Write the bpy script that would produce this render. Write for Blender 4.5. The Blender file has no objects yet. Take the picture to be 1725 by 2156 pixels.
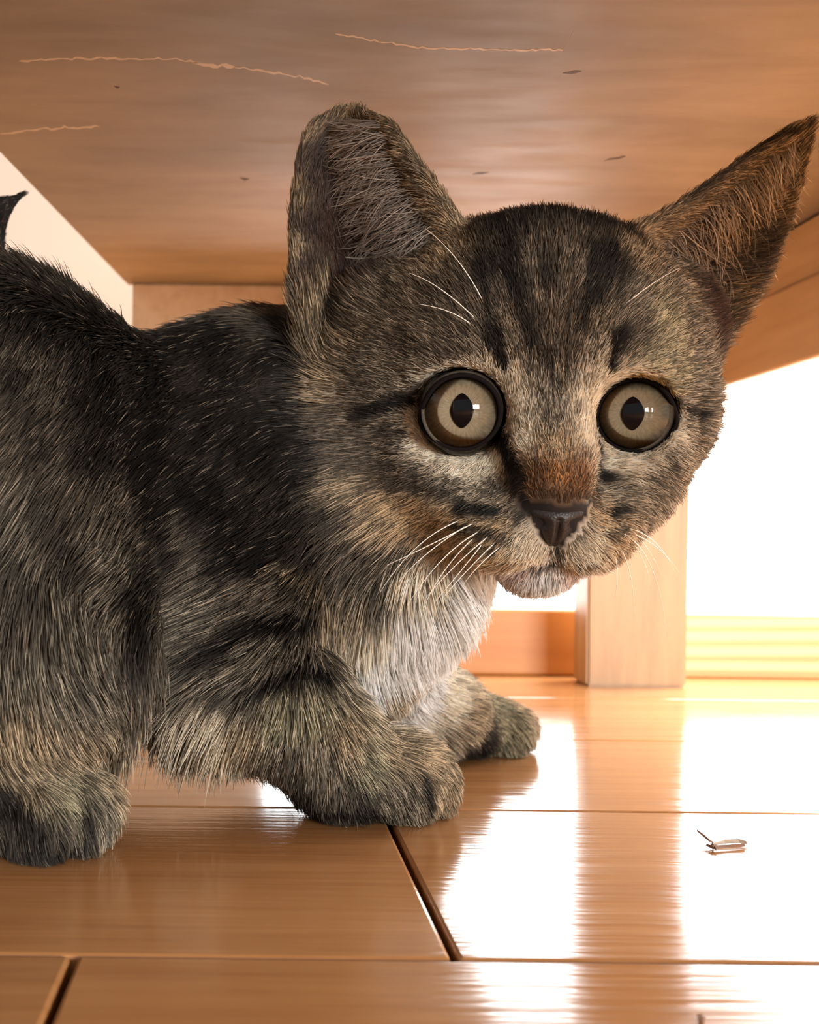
import bpy, bmesh, math, random
import numpy as np
from mathutils import Vector, Matrix
from mathutils.bvhtree import BVHTree

random.seed(7)
rng = np.random.default_rng(11)
scene = bpy.context.scene
C = scene.collection

# ------------------------------------------------------------------ camera
FPX, CX, CY, CAMH, ROLL = 2240.0, 526.0, 1127.0, 0.054, 0.0115
W_, H_ = 1725.0, 2156.0
cam_d = bpy.data.cameras.new('camera')
cam = bpy.data.objects.new('camera', cam_d)
C.objects.link(cam)
cam_d.sensor_fit = 'HORIZONTAL'
cam_d.sensor_width = 36.0
cam_d.lens = 36.0 * FPX / W_
cam_d.shift_x = (W_ / 2 - CX) / W_
cam_d.shift_y = (CY - H_ / 2) / W_
cam_d.clip_start = 0.01
cam_d.clip_end = 50
_c, _s = math.cos(ROLL), math.sin(ROLL)
cam.matrix_world = Matrix(((_c, -_s, 0, 0), (0, 0, -1, 0), (_s, _c, 0, CAMH), (0, 0, 0, 1)))
cam_d.dof.use_dof = True
cam_d.dof.focus_distance = 0.190
cam_d.dof.aperture_fstop = 38
scene.camera = cam

# ------------------------------------------------------------------ world, lights, exposure
scene.view_settings.view_transform = 'Standard'
scene.view_settings.look = 'None'
scene.view_settings.gamma = 1
scene.view_settings.use_curve_mapping = False
scene.view_settings.exposure = 0.0
wd = bpy.data.worlds.new('world'); scene.world = wd
wd.use_nodes = True
bg = wd.node_tree.nodes['Background']
bg.inputs[0].default_value = (1.0, 0.97, 0.94, 1)
bg.inputs[1].default_value = 0.6
al = bpy.data.lights.new('room_window_light', 'AREA')
al.shape = 'RECTANGLE'; al.size = 0.46; al.size_y = 0.24
al.energy = 20; al.color = (1.0, 0.98, 0.95)
alo = bpy.data.objects.new('room_window_light', al); C.objects.link(alo)
alo.location = (0.62, -0.85, 0.19)
alo.rotation_euler = (Vector((0.05, 0.2, 0.07)) - Vector(alo.location)).to_track_quat('-Z', 'Y').to_euler()
WINDOW_STRENGTH = 15.0
# daylight falling steeply through the upper part of the window onto the floor behind the stool
dl = bpy.data.lights.new('window_daylight', 'AREA')
dl.shape = 'RECTANGLE'; dl.size = 1.4; dl.size_y = 0.25
dl.energy = 45; dl.color = (1.0, 0.98, 0.95); dl.spread = math.radians(110)
dlo = bpy.data.objects.new('window_daylight', dl); C.objects.link(dlo)
dlo.location = (0.55, 0.64, 0.95)
dlo.rotation_euler = (Vector((0.35, 0.40, 0.0)) - Vector(dlo.location)).to_track_quat('-Z', 'Y').to_euler()
try:
    scene.cycles.max_bounces = 6
    scene.cycles.diffuse_bounces = 3
    scene.cycles.transparent_max_bounces = 12
    scene.cycles.adaptive_threshold = 0.02
    scene.cycles.sample_clamp_indirect = 6
    scene.cycles.caustics_reflective = False
    scene.cycles.caustics_refractive = False
except Exception:
    pass

# ------------------------------------------------------------------ helpers
def PX(px, py, d):
    """point at distance d (m) along the depth axis that stands where the photo shows it"""
    dx, dy = px - CX, py - CY
    return Vector(((dx * _c + dy * _s) * d / FPX, d, CAMH + (dx * _s - dy * _c) * d / FPX))

def tag(o, label=None, cat=None, group=None, kind=None):
    if label: o['label'] = label
    if cat: o['category'] = cat
    if group: o['group'] = group
    if kind: o['kind'] = kind
    return o

def empty(name, loc=(0, 0, 0)):
    o = bpy.data.objects.new(name, None); C.objects.link(o)
    o.location = loc; o.empty_display_size = 0.02
    return o

def link(name, me, mat, parent=None, smooth=False):
    o = bpy.data.objects.new(name, me); C.objects.link(o)
    if mat and not me.materials: me.materials.append(mat)
    if smooth:
        for p in me.polygons: p.use_smooth = True
    if parent:
        o.parent = parent
        o.matrix_parent_inverse = Matrix.Translation(-Vector(parent.location))
    return o

def bm_obj(name, bm, mat, parent=None, smooth=False):
    me = bpy.data.meshes.new(name); bm.normal_update(); bm.to_mesh(me); bm.free()
    return link(name, me, mat, parent, smooth)

def box_bm(x0, x1, y0, y1, z0, z1, bevel=0.0, seg=1, bm=None):
    b = bmesh.new() if bm is None else bm
    r = bmesh.ops.create_cube(b, size=1)
    bmesh.ops.scale(b, vec=(x1 - x0, y1 - y0, z1 - z0), verts=r['verts'])
    bmesh.ops.translate(b, vec=((x0 + x1) / 2, (y0 + y1) / 2, (z0 + z1) / 2), verts=r['verts'])
    if bevel > 0:
        es = list({e for v in r['verts'] for e in v.link_edges})
        bmesh.ops.bevel(b, geom=es, offset=bevel, segments=seg, affect='EDGES', profile=0.5)
    return b

def tube_mesh(name, pts, radii, sides=6):
    """tapered tube through points"""
    pts = [Vector(p) for p in pts]; n = len(pts)
    vs, fs = [], []
    up = Vector((0.13, 0.31, 0.94))
    for i, p in enumerate(pts):
        t = (pts[min(i + 1, n - 1)] - pts[max(i - 1, 0)]).normalized()
        a = t.cross(up).normalized(); b = t.cross(a)
        for k in range(sides):
            an = 2 * math.pi * k / sides
            vs.append(p + (a * math.cos(an) + b * math.sin(an)) * radii[i])
    for i in range(n - 1):
        for k in range(sides):
            k2 = (k + 1) % sides
            fs.append((i * sides + k, i * sides + k2, (i + 1) * sides + k2, (i + 1) * sides + k))
    fs.append(tuple(range(sides - 1, -1, -1))); fs.append(tuple((n - 1) * sides + k for k in range(sides)))
    me = bpy.data.meshes.new(name); me.from_pydata(vs, [], fs); me.update()
    return me

def bez(p0, p1, p2, n):
    return [(1 - t) ** 2 * p0 + 2 * t * (1 - t) * p1 + t * t * p2 for t in [i / (n - 1) for i in range(n)]]

# ------------------------------------------------------------------ materials
def new_mat(name):
    m = bpy.data.materials.new(name); m.use_nodes = True
    nt = m.node_tree
    return m, nt, nt.nodes['Principled BSDF']

def simple(name, col, rough=0.5, spec=0.5, **kw):
    m, nt, b = new_mat(name)
    b.inputs['Base Color'].default_value = (*col, 1)
    b.inputs['Roughness'].default_value = rough
    b.inputs['Specular IOR Level'].default_value = spec
    return m

def wood(name, cols, scale=(1, 1, 1), grain=40.0, rough=0.35, bump=0.05, contrast=(0.3, 0.7), spec=0.5,
         rings=None, blotch=0.0, rvar=0.0, coat=0.0, bscale=None, random_tint=0.0, bdist=0.0006):
    """procedural wood: noise stretched along one axis, fine pores, optional growth rings"""
    m, nt, b = new_mat(name)
    N, L = nt.nodes, nt.links
    tc = N.new('ShaderNodeTexCoord')
    mp = N.new('ShaderNodeMapping'); mp.inputs['Scale'].default_value = scale
    L.new(tc.outputs['Object'], mp.inputs['Vector'])
    oi = N.new('ShaderNodeObjectInfo')
    add = N.new('ShaderNodeVectorMath'); add.operation = 'ADD'
    mul = N.new('ShaderNodeVectorMath'); mul.operation = 'SCALE'
    cmb = N.new('ShaderNodeCombineXYZ')
    L.new(oi.outputs['Random'], cmb.inputs[0]); L.new(oi.outputs['Random'], cmb.inputs[1]); L.new(oi.outputs['Random'], cmb.inputs[2])
    L.new(cmb.outputs[0], mul.inputs[0]); mul.inputs['Scale'].default_value = 7.0
    L.new(mp.outputs[0], add.inputs[0]); L.new(mul.outputs[0], add.inputs[1])
    n1 = N.new('ShaderNodeTexNoise'); n1.inputs['Scale'].default_value = grain
    n1.inputs['Detail'].default_value = 8; n1.inputs['Roughness'].default_value = 0.62
    n1.inputs['Distortion'].default_value = 0.4
    L.new(add.outputs[0], n1.inputs['Vector'])
    src = n1.outputs[0]
    if rings:
        wv = N.new('ShaderNodeTexWave'); wv.wave_type = 'BANDS'; wv.bands_direction = 'Z'
        wv.inputs['Scale'].default_value = rings; wv.inputs['Distortion'].default_value = 5.0
        wv.inputs['Detail'].default_value = 1.5; wv.inputs['Detail Scale'].default_value = 0.6
        L.new(add.outputs[0], wv.inputs['Vector'])
        mx = N.new('ShaderNodeMix'); mx.data_type = 'FLOAT'; mx.inputs[0].default_value = 0.6
        L.new(n1.outputs[0], mx.inputs[2]); L.new(wv.outputs[0], mx.inputs[3]); src = mx.outputs[0]
    cr = N.new('ShaderNodeValToRGB')
    e = cr.color_ramp.elements
    e[0].position, e[1].position = contrast
    e[0].color = (*cols[0], 1); e[1].color = (*cols[-1], 1)
    for i, c in enumerate(cols[1:-1]):
        k = e.new(contrast[0] + (contrast[1] - contrast[0]) * (i + 1) / (len(cols) - 1)); k.color = (*c, 1)
    L.new(src, cr.inputs[0])
    colout = cr.outputs[0]
    if blotch:
        n2 = N.new('ShaderNodeTexNoise'); n2.inputs['Scale'].default_value = 14; n2.inputs['Detail'].default_value = 5
        L.new(tc.outputs['Object'], n2.inputs['Vector'])
        cr2 = N.new('ShaderNodeValToRGB'); e2 = cr2.color_ramp.elements
        e2[0].position, e2[1].position = 0.35, 0.65
        e2[0].color = (1 - blotch, 1 - blotch * 0.95, 1 - blotch * 0.8, 1); e2[1].color = (1, 1, 1, 1)
        L.new(n2.outputs[0], cr2.inputs[0])
        mm = N.new('ShaderNodeMix'); mm.data_type = 'RGBA'; mm.blend_type = 'MULTIPLY'; mm.inputs[0].default_value = 1
        L.new(colout, mm.inputs[6]); L.new(cr2.outputs[0], mm.inputs[7]); colout = mm.outputs[2]
    if random_tint:
        hs = N.new('ShaderNodeHueSaturation')
        mr = N.new('ShaderNodeMapRange'); mr.inputs[3].default_value = 1 - random_tint; mr.inputs[4].default_value = 1 + random_tint
        L.new(oi.outputs['Random'], mr.inputs[0]); L.new(mr.outputs[0], hs.inputs['Value']); L.new(colout, hs.inputs['Color'])
        colout = hs.outputs[0]
    L.new(colout, b.inputs['Base Color'])
    n3 = N.new('ShaderNodeTexNoise'); n3.inputs['Scale'].default_value = grain * 3; n3.inputs['Detail'].default_value = 4
    mp3 = N.new('ShaderNodeMapping'); mp3.inputs['Scale'].default_value = bscale or scale
    L.new(tc.outputs['Object'], mp3.inputs['Vector']); L.new(mp3.outputs[0], n3.inputs['Vector'])
    bp = N.new('ShaderNodeBump'); bp.inputs['Strength'].default_value = bump; bp.inputs['Distance'].default_value = bdist
    L.new(n3.outputs[0], bp.inputs['Height']); L.new(bp.outputs[0], b.inputs['Normal'])
    if rvar:
        mr = N.new('ShaderNodeMapRange'); mr.inputs[1].default_value = 0.35; mr.inputs[2].default_value = 0.65
        mr.inputs[3].default_value = rough - rvar; mr.inputs[4].default_value = rough + rvar
        L.new(n3.outputs[0], mr.inputs[0]); L.new(mr.outputs[0], b.inputs['Roughness'])
    else:
        b.inputs['Roughness'].default_value = rough
    b.inputs['Specular IOR Level'].default_value = spec
    b.inputs['Coat Weight'].default_value = coat
    b.inputs['Coat Roughness'].default_value = 0.1
    return m

M_floor = wood('varnished_floor', [(0.33, 0.135, 0.045), (0.41, 0.185, 0.066), (0.47, 0.22, 0.084)], scale=(0.06, 1, 1), grain=260,
               rough=0.13, bump=0.22, contrast=(0.25, 0.75), spec=0.55, bscale=(0.035, 1.0, 1.0), random_tint=0.06, rvar=0.04, bdist=0.0003)
M_gap = simple('joint_dark', (0.10, 0.045, 0.02), 0.8)
M_board = wood('board_underside', [(0.29, 0.235, 0.18), (0.375, 0.315, 0.245), (0.44, 0.38, 0.30)], scale=(0.25, 1, 1), grain=60,
               rough=0.6, bump=0.12, contrast=(0.25, 0.8), blotch=0.32, spec=0.4, rvar=0.05)
M_post = wood('leg_wood', [(0.36, 0.21, 0.095), (0.45, 0.275, 0.13), (0.50, 0.31, 0.15)], scale=(1, 1, 0.08), grain=180, rough=0.45, bump=0.05)
M_rail = wood('rail_wood', [(0.62, 0.43, 0.25), (0.70, 0.52, 0.33), (0.76, 0.58, 0.38)], scale=(1, 0.08, 1), grain=160, rough=0.45, bump=0.05)
M_pine = wood('pine_sill', [(0.62, 0.34, 0.13), (0.80, 0.56, 0.27), (0.86, 0.64, 0.34)], scale=(0.10, 1, 1), grain=60, rough=0.4, bump=0.03, rings=55, contrast=(0.2, 0.75))
M_sill = wood('orange_sill', [(0.42, 0.17, 0.045), (0.52, 0.23, 0.065), (0.56, 0.26, 0.08)], scale=(0.06, 1, 1), grain=60, rough=0.45, bump=0.03)
M_wall = simple('cream_wall', (0.64, 0.57, 0.50), 0.75, 0.3)

# ------------------------------------------------------------------ the setting
# floor: rows of planks, seams along X
ROW0, ROWW = 0.1362, 0.0749
fl = empty('floor'); tag(fl, 'glossy orange brown plank floor with fine dark seams', 'floor', kind='structure')
bm_obj('subfloor', box_bm(-1.3, 1.5, -0.9, 1.2, -0.03, -0.0125), M_gap, fl)
joints = {0: [0.027, 0.93, -0.87], -1: [-0.0218, 0.88, -0.92], 1: [-0.33, 0.57, 1.2], 2: [0.32, -0.58, 1.1], 3: [-0.15, 0.75, -1.0],
          4: [0.42, -0.48, 1.2], 5: [0.1, -0.8, 1.0], -2: [0.4, -0.5, 1.2], -3: [0.12, -0.78, 1.0]}
for k in range(-13, 14):
    y0 = ROW0 + k * ROWW
    js = sorted([-1.3] + joints.get(k, [random.uniform(-.4, .1), random.uniform(.5, .9)]) + [1.5])
    for a, b in zip(js[:-1], js[1:]):
        if b - a < 0.02: continue
        g = 0.00022
        ex0 = g * 2.2 if a > -1.29 else 0
        ex1 = g * 2.2 if b < 1.49 else 0
        bm_obj('plank', box_bm(a + ex0, b - ex1, y0 + g, y0 + ROWW - g, -0.012, 0.0, 0.0006, 2), M_floor, fl)

# outer wall with a wide window opening, and the bright window in it
WY = 0.66
wall = empty('wall_back', (0, WY, 0)); tag(wall, 'cream plaster wall around the bright window', 'wall', kind='structure')
bm_obj('wall_panel', box_bm(-1.3, 0.0, WY, WY + 0.06, 0, 1.6), M_wall, wall)
bm_obj('wall_panel', box_bm(0.0, 1.5, WY, WY + 0.06, 1.15, 1.6), M_wall, wall)
mw, nt, b = new_mat('bright_window_glass')
em = nt.nodes.new('ShaderNodeEmission'); em.inputs[0].default_value = (0.97, 0.985, 1.0, 1); em.inputs[1].default_value = WINDOW_STRENGTH
nt.links.new(em.outputs[0], nt.nodes['Material Output'].inputs[0])
win = empty('window_1', (0.7, WY, 0)); tag(win, 'wide bright daylight window behind the stool leg', 'window', kind='structure')
bm_obj('pane', box_bm(0.0, 1.5, WY + 0.03, WY + 0.04, 0.0, 1.15), mw, win)
bm_obj('window_frame', box_bm(0.0, 0.012, WY, WY + 0.028, 0.0, 1.15), M_wall, win)
# low sill boards at the foot of the window, just behind the leg
SY = 0.4185
def sill(name, x0, x1, z1, mat, label):
    o = bm_obj(name, box_bm(x0, x1, SY, SY + 0.03, 0.0, z1, 0.0012, 2), mat)
    tag(o, label, 'sill', kind='structure')
sill('trim_1', -0.30, 0.1300, 0.0262, M_sill, 'low orange wooden sill board under the kitten chin')
sill('trim_2', 0.1303, 0.62, 0.0250, M_pine, 'low pale pine sill board with curved grain')

# ------------------------------------------------------------------ the stool the kitten hides under
BZ = 0.150
st = empty('stool', (0.05, 0.2, 0)); tag(st, 'low wooden stool whose scuffed underside roofs the kitten', 'stool')
bz = bmesh.new()
poly = [(-0.0912, 0.04), (-0.049, 0.412), (0.188, 0.412), (0.188, 0.04)]
vb = [bz.verts.new((x, y, BZ)) for x, y in poly]; vt = [bz.verts.new((x, y, BZ + 0.018)) for x, y in poly]
bz.faces.new(vb); bz.faces.new(list(reversed(vt)))
for i in range(4):
    j = (i + 1) % 4
    bz.faces.new((vb[j], vb[i], vt[i], vt[j]))
bmesh.ops.recalc_face_normals(bz, faces=bz.faces)
bmesh.ops.bevel(bz, geom=list(bz.edges), offset=0.0012, segments=2, affect='EDGES')
board = bm_obj('seat_board', bz, M_board, st)
# leg at the back right (tapered)
def leg(x0, x1, y0, y1, z1, taper=0.0014):
    b = box_bm(x0, x1, y0, y1, 0.0, z1)
    for v in b.verts:
        if v.co.z > z1 / 2:
            v.co.x += taper if v.co.x > (x0 + x1) / 2 else -taper * 0.4
    bmesh.ops.bevel(b, geom=list(b.edges), offset=0.0009, segments=2, affect='EDGES')
    return bm_obj('leg', b, M_post, st)
leg(0.1243, 0.1608, 0.390, 0.4065, BZ)
leg(0.030, 0.064, 0.390, 0.4065, BZ)
leg(0.143, 0.1622, 0.043, 0.060, BZ)
leg(-0.083, -0.060, 0.043, 0.060, BZ)
# side rail running from the back leg towards the camera: lower lip and recessed upper board
bm_obj('side_rail', box_bm(0.1625, 0.182, 0.06, 0.405, 0.1072, 0.1315, 0.001, 2), M_rail, st)
bm_obj('upper_rail', box_bm(0.1640, 0.180, 0.06, 0.405, 0.1318, 0.1492, 0.0006, 1), M_rail, st)
bm_obj('back_rail', box_bm(-0.046, 0.1625, 0.407, 0.4115, 0.129, 0.150, 0.0008, 1), M_rail, st)

# scuffs, tape edges and specks on the underside
M_scuff = simple('pale_scuff', (0.66, 0.55, 0.44), 0.6)
M_speck = simple('dark_speck', (0.09, 0.05, 0.03), 0.7)
def on_board(px, py):
    d = (BZ - 0.00004 - CAMH) * FPX / max(1.0, (CY - py) * _c + (px - CX) * _s)
    return PX(px, py, d)
def scuff(pts, w, mat, name='scuff', jit=0.25):
    P = []
    for (a, b2) in zip(pts[:-1], pts[1:]):
        n = max(2, int(math.hypot(b2[0] - a[0], b2[1] - a[1]) / 9))
        for i in range(n):
            t = i / n
            P.append(on_board(a[0] + (b2[0] - a[0]) * t, a[1] + (b2[1] - a[1]) * t + random.gauss(0, 1.2)))
    P.append(on_board(*pts[-1]))
    vs, fs = [], []
    for i, p in enumerate(P):
        ww = 1.5 * w * random.uniform(1 - 1.8 * jit, 1 + 1.8 * jit) * (0.25 if i in (0, len(P) - 1) else 1)
        vs += [p + Vector((0, -ww / 2, 0)), p + Vector((0, ww / 2, 0)), p + Vector((0, ww / 2, 0.0006)), p + Vector((0, -ww / 2, 0.0006))]
    for i in range(len(P) - 1):
        a = 4 * i; b2 = a + 4
        fs += [(a, a + 1, b2 + 1, b2), (a + 1, a + 2, b2 + 2, b2 + 1), (a + 3, a, b2, b2 + 3)]
    me = bpy.data.meshes.new(name); me.from_pydata(vs, [], fs); me.update()
    return link(name, me, mat, board)
def scuff_all():
    scuff([(40, 128), (160, 124), (360, 124), (420, 133)], 0.00045, M_scuff)
    scuff([(405, 131), (440, 138), (495, 141)], 0.0011, M_scuff)
    scuff([(495, 143), (560, 150), (640, 164), (692, 178)], 0.0005, M_scuff)
    scuff([(706, 70), (780, 84), (880, 100), (1000, 104), (1185, 106), (1210, 62)], 0.00035, M_scuff)
    scuff([(0, 283), (90, 271), (210, 267)], 0.0006, M_scuff)
    scuff([(1272, 338), (1318, 329)], 0.0012, M_speck, 'speck')
    scuff([(1185, 155), (1225, 150)], 0.0009, M_speck, 'speck')
    scuff([(505, 377), (525, 377)], 0.0012, M_speck, 'speck')
    scuff([(240, 184), (252, 184)], 0.0008, M_speck, 'speck')
    scuff([(995, 366), (1030, 363)], 0.0012, M_speck, 'speck')
scuff_all()
for o in board.children:
    o.matrix_parent_inverse = Matrix.Identity(4)

# ------------------------------------------------------------------ litter on the floor
def litter():
    m1 = simple('dry_husk', (0.48, 0.37, 0.28), 0.7); m2 = simple('dry_stem', (0.22, 0.11, 0.06), 0.7)
    base = PX(1520, 1776, 0.1868); base.z = 0
    t = empty('dried_leaf_scrap', base); tag(t, 'tiny dry forked leaf scrap lying on the glossy floor', 'leaf scrap')
    def g(px, py, up=0.0):
        d = (CAMH - 0.0006 - up) * FPX / ((py - CY) * _c - (px - CX) * _s)
        return PX(px, py, d)
    def strip(name, pts, ws, mat):
        vs, fs = [], []
        for (p, w) in zip(pts, ws):
            vs += [p + Vector((0, -w, -.0002)), p + Vector((0, w, -.0002)), p + Vector((0, 0, w * .7))]
        for i in range(len(pts) - 1):
            a = 3 * i
            fs += [(a, a + 3, a + 4, a + 1), (a + 1, a + 4, a + 5, a + 2), (a + 2, a + 5, a + 3, a)]
        fs += [(0, 1, 2), tuple(3 * len(pts) - k for k in (1, 2, 3))]
        me = bpy.data.meshes.new(name); me.from_pydata(vs, [], fs); me.update()
        return link(name, me, mat, t)
    strip('husk', [g(1498, 1778), g(1525, 1772), g(1555, 1771), g(1572, 1774)], [.0002, .0005, .0006, .0004], m1)
    strip('stem', [g(1468, 1748, .0016), g(1480, 1758, .001), g(1494, 1770, .0004), g(1503, 1775)], [.0002, .0004, .0004, .0003], m2)
    strip('stem', [g(1488, 1779), g(1500, 1784), g(1530, 1781), g(1568, 1779)], [.0003, .0005, .0003, .0004], m2)
    strip('stem', [g(1500, 1778), g(1508, 1788)], [.0005, .0002], m2)
    c = PX(1478, 2130, 0.1195); c.z = 0.0003
    bm = bmesh.new(); bmesh.ops.create_icosphere(bm, subdivisions=1, radius=0.0006)
    for v in bm.verts: v.co = v.co * random.uniform(.6, 1.2) + c; v.co.z = max(v.co.z, 0)
    tag(bm_obj('crumb', bm, m2), 'tiny dark crumb on the floor plank', 'crumb')
litter()
# ------------------------------------------------------------------ the kitten: body surface
# head frame: origin between the eyes, R = its left side, U = up, F = out of the face (mm)
HM = PX(1157, 871, 0.190)
_fa, _fe = math.radians(-93.6), math.radians(-17.0)
HF = Vector((math.cos(_fa) * math.cos(_fe), math.sin(_fa) * math.cos(_fe), math.sin(_fe)))
HR = HF.cross(Vector((0, 0, 1))).normalized() * -1
if HR.x < 0: HR = -HR
HU = HR.cross(HF).normalized()
if HU.z < 0: HU = -HU
def rollv(v, ax, a): return Matrix.Rotation(a, 3, ax) @ v
HR = rollv(HR, HF, math.radians(1.0)); HU = rollv(HU, HF, math.radians(1.0))
if HR.z > 0:
    HR = rollv(HR, HF, math.radians(-2.0)); HU = rollv(HU, HF, math.radians(-2.0))
def HD(r, u, f): return HM + (HR * r + HU * u + HF * f) * 0.001
def mm(v): return np.array(v, dtype=np.float64) * 1000.0

VOX = 0.85
LO = np.array([-118.0, 150.0, -1.0]); HI = np.array([128.0, 296.0, 145.0])
NG = np.ceil((HI - LO) / VOX).astype(int)
GX = LO[0] + VOX * np.arange(NG[0]); GY = LO[1] + VOX * np.arange(NG[1]); GZ = LO[2] + VOX * np.arange(NG[2])
FLD = np.full(NG, 40.0, dtype=np.float32)

def region(lo, hi):
    a = np.clip(np.floor((lo - LO) / VOX).astype(int), 0, NG); b = np.clip(np.ceil((hi - LO) / VOX).astype(int) + 1, 0, NG)
    sl = tuple(slice(int(x), int(y)) for x, y in zip(a, b))
    X = GX[sl[0]][:, None, None]; Y = GY[sl[1]][None, :, None]; Z = GZ[sl[2]][None, None, :]
    return sl, X, Y, Z
def blend(sl, d, k):
    a = FLD[sl]
    if k <= 0.01: FLD[sl] = np.minimum(a, d); return
    h = np.clip(0.5 + 0.5 * (a - d) / k, 0, 1)
    FLD[sl] = (a * (1 - h) + d * h - k * h * (1 - h)).astype(np.float32)
def carve(sl, d, k):
    a = FLD[sl]; d = -d
    h = np.clip(0.5 - 0.5 * (a - d) / k, 0, 1)
    FLD[sl] = (a * (1 - h) + d * h + k * h * (1 - h)).astype(np.float32)

def ell(c, rad, k=6.0, axes=None, sub=False):
    c = mm(c); rad = np.array(rad, float)
    A = np.eye(3) if axes is None else np.array([list(a) for a in axes])
    m = rad.max() + k + 3
    sl, X, Y, Z = region(c - m, c + m)
    dx, dy, dz = X - c[0], Y - c[1], Z - c[2]
    q = [(dx * A[i][0] + dy * A[i][1] + dz * A[i][2]) / rad[i] for i in range(3)]
    k0 = np.sqrt(q[0] ** 2 + q[1] ** 2 + q[2] ** 2)
    k1 = np.sqrt((q[0] / rad[0]) ** 2 + (q[1] / rad[1]) ** 2 + (q[2] / rad[2]) ** 2) + 1e-9
    d = k0 * (k0 - 1) / k1
    (carve if sub else blend)(sl, d, k)
def cap(a, b, ra, rb, k=6.0, sub=False):
    a, b = mm(a), mm(b); m = max(ra, rb) + k + 3
    sl, X, Y, Z = region(np.minimum(a, b) - m, np.maximum(a, b) + m)
    ab = b - a; L2 = max(1e-6, (ab ** 2).sum())
    t = np.clip(((X - a[0]) * ab[0] + (Y - a[1]) * ab[1] + (Z - a[2]) * ab[2]) / L2, 0, 1)
    d = np.sqrt((X - a[0] - t * ab[0]) ** 2 + (Y - a[1] - t * ab[1]) ** 2 + (Z - a[2] - t * ab[2]) ** 2) - (ra + (rb - ra) * t)
    (carve if sub else blend)(sl, d, k)
def chain(ps, k=6.0):
    for (p, r), (q, s) in zip(ps[:-1], ps[1:]): cap(p, q, r, s, k)
HAX = [HR, HU, HF]
def hell(c, rad, k=5.0, sub=False): ell(HD(*c), rad, k, HAX, sub)

# torso, along the spine
BX = Vector((1, 0.03, 0)).normalized(); 
def tor(px, py, d, ry, rz, rx, k=18):
    ell(PX(px, py, d), (rx, ry, rz), k)
tor(-260, 1030, 0.212, 36, 44, 48)
tor(-70, 1050, 0.215, 36, 45, 37)
tor(130, 1140, 0.223, 34, 37, 44)
tor(370, 1135, 0.233, 32, 36, 44)
tor(540, 1105, 0.240, 30, 35, 34)
# shoulder blades
ell(PX(540, 860, 0.232), (20, 13, 17), 14)
ell(PX(560, 845, 0.254), (24, 13, 18), 12)
# neck and chest
chain([(PX(600, 980, 0.240), 31), (PX(820, 960, 0.232), 28), (PX(1020, 880, 0.220), 26)], 12)
ell(PX(760, 1190, 0.228), (22, 23, 25), 12)
ell(PX(850, 1215, 0.221), (13, 16, 14), 10)
ell(PX(640, 1370, 0.234), (25, 20, 19), 10)
# tail: up from the rump, tip bending back to the right
chain([(PX(-150, 760, 0.228), 9), (PX(-75, 620, 0.232), 6.0), (PX(-50, 550, 0.234), 4.6), (PX(-36, 500, 0.236), 3.6), (PX(-20, 465, 0.238), 2.3), (PX(0, 440, 0.239), 1.5), (PX(48, 408, 0.240), 0.7)], 3)

# near hind leg
ell(PX(20, 1200, 0.190), (25, 15, 34), 9, [Vector((0.93, 0, 0.36)), Vector((0, 1, 0)), Vector((-0.36, 0, 0.93))])
chain([(PX(150, 1330, 0.186), 14), (PX(60, 1500, 0.184), 11), (PX(-60, 1640, 0.182), 8.5)], 7)
def groundpt(px, d, z): 
    return Vector(((px - CX) * d / FPX, d, z))
def paw(heel, toe, w, h, spread=1.0, k=3.0):
    """foot with four toes; heel and toe are floor points"""
    ax = (toe - heel); L = ax.length; ax.normalize(); up = Vector((0, 0, 1)); sd = ax.cross(up).normalized()
    c = heel + ax * L * 0.42 + up * h * 0.0005
    ell(c, (L * 1000 * 0.52, w * 0.5, h * 0.5), 4, [ax, sd, up])
    for i, (o, f) in enumerate([(-1.05, 0.80), (-0.36, 0.98), (0.36, 0.98), (1.05, 0.80)]):
        tc_ = heel + ax * (L * f - 0.0045) + sd * (o * w * 0.36 * 0.001 * spread) + up * (h * 0.00040)
        ell(tc_, (6.2, w * 0.185, h * 0.42), 1.1, [(ax + sd * o * 0.18).normalized(), (sd - ax * o * 0.18).normalized(), up])
paw(groundpt(-110, 0.1845, 0), groundpt(232, 0.1795, 0), 17.5, 17.5)
# far hind leg and foot
ell(PX(60, 1200, 0.240), (25, 14, 32), 9)
paw(groundpt(0, 0.246, 0), groundpt(200, 0.250, 0), 17, 15)
chain([(PX(100, 1330, 0.242), 13), (PX(30, 1440, 0.244), 9)], 7)

# near foreleg: shoulder, elbow, forearm, wrist, paw
chain([(PX(510, 1060, 0.222), 21), (PX(460, 1240, 0.210), 18.5), (PX(480, 1385, 0.2015), 13.5)], 9)
chain([(PX(455, 1390, 0.2015), 12.5), (PX(590, 1480, 0.2005), 10.2), (PX(690, 1570, 0.2005), 8.4), (PX(735, 1630, 0.2005), 8.0)], 6)
paw(groundpt(655, 0.2060, 0), groundpt(950, 0.2075, 0), 17.5, 14.5)
ell(PX(820, 1610, 0.2035), (10, 8.0, 6.0), 5)
# far foreleg
chain([(PX(720, 1300, 0.240), 16), (PX(815, 1430, 0.246), 10.5), (PX(930, 1500, 0.254), 8.2), (PX(990, 1525, 0.260), 7.4)], 7)
paw(groundpt(925, 0.2650, 0), groundpt(1112, 0.2720, 0), 17, 14)

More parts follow.
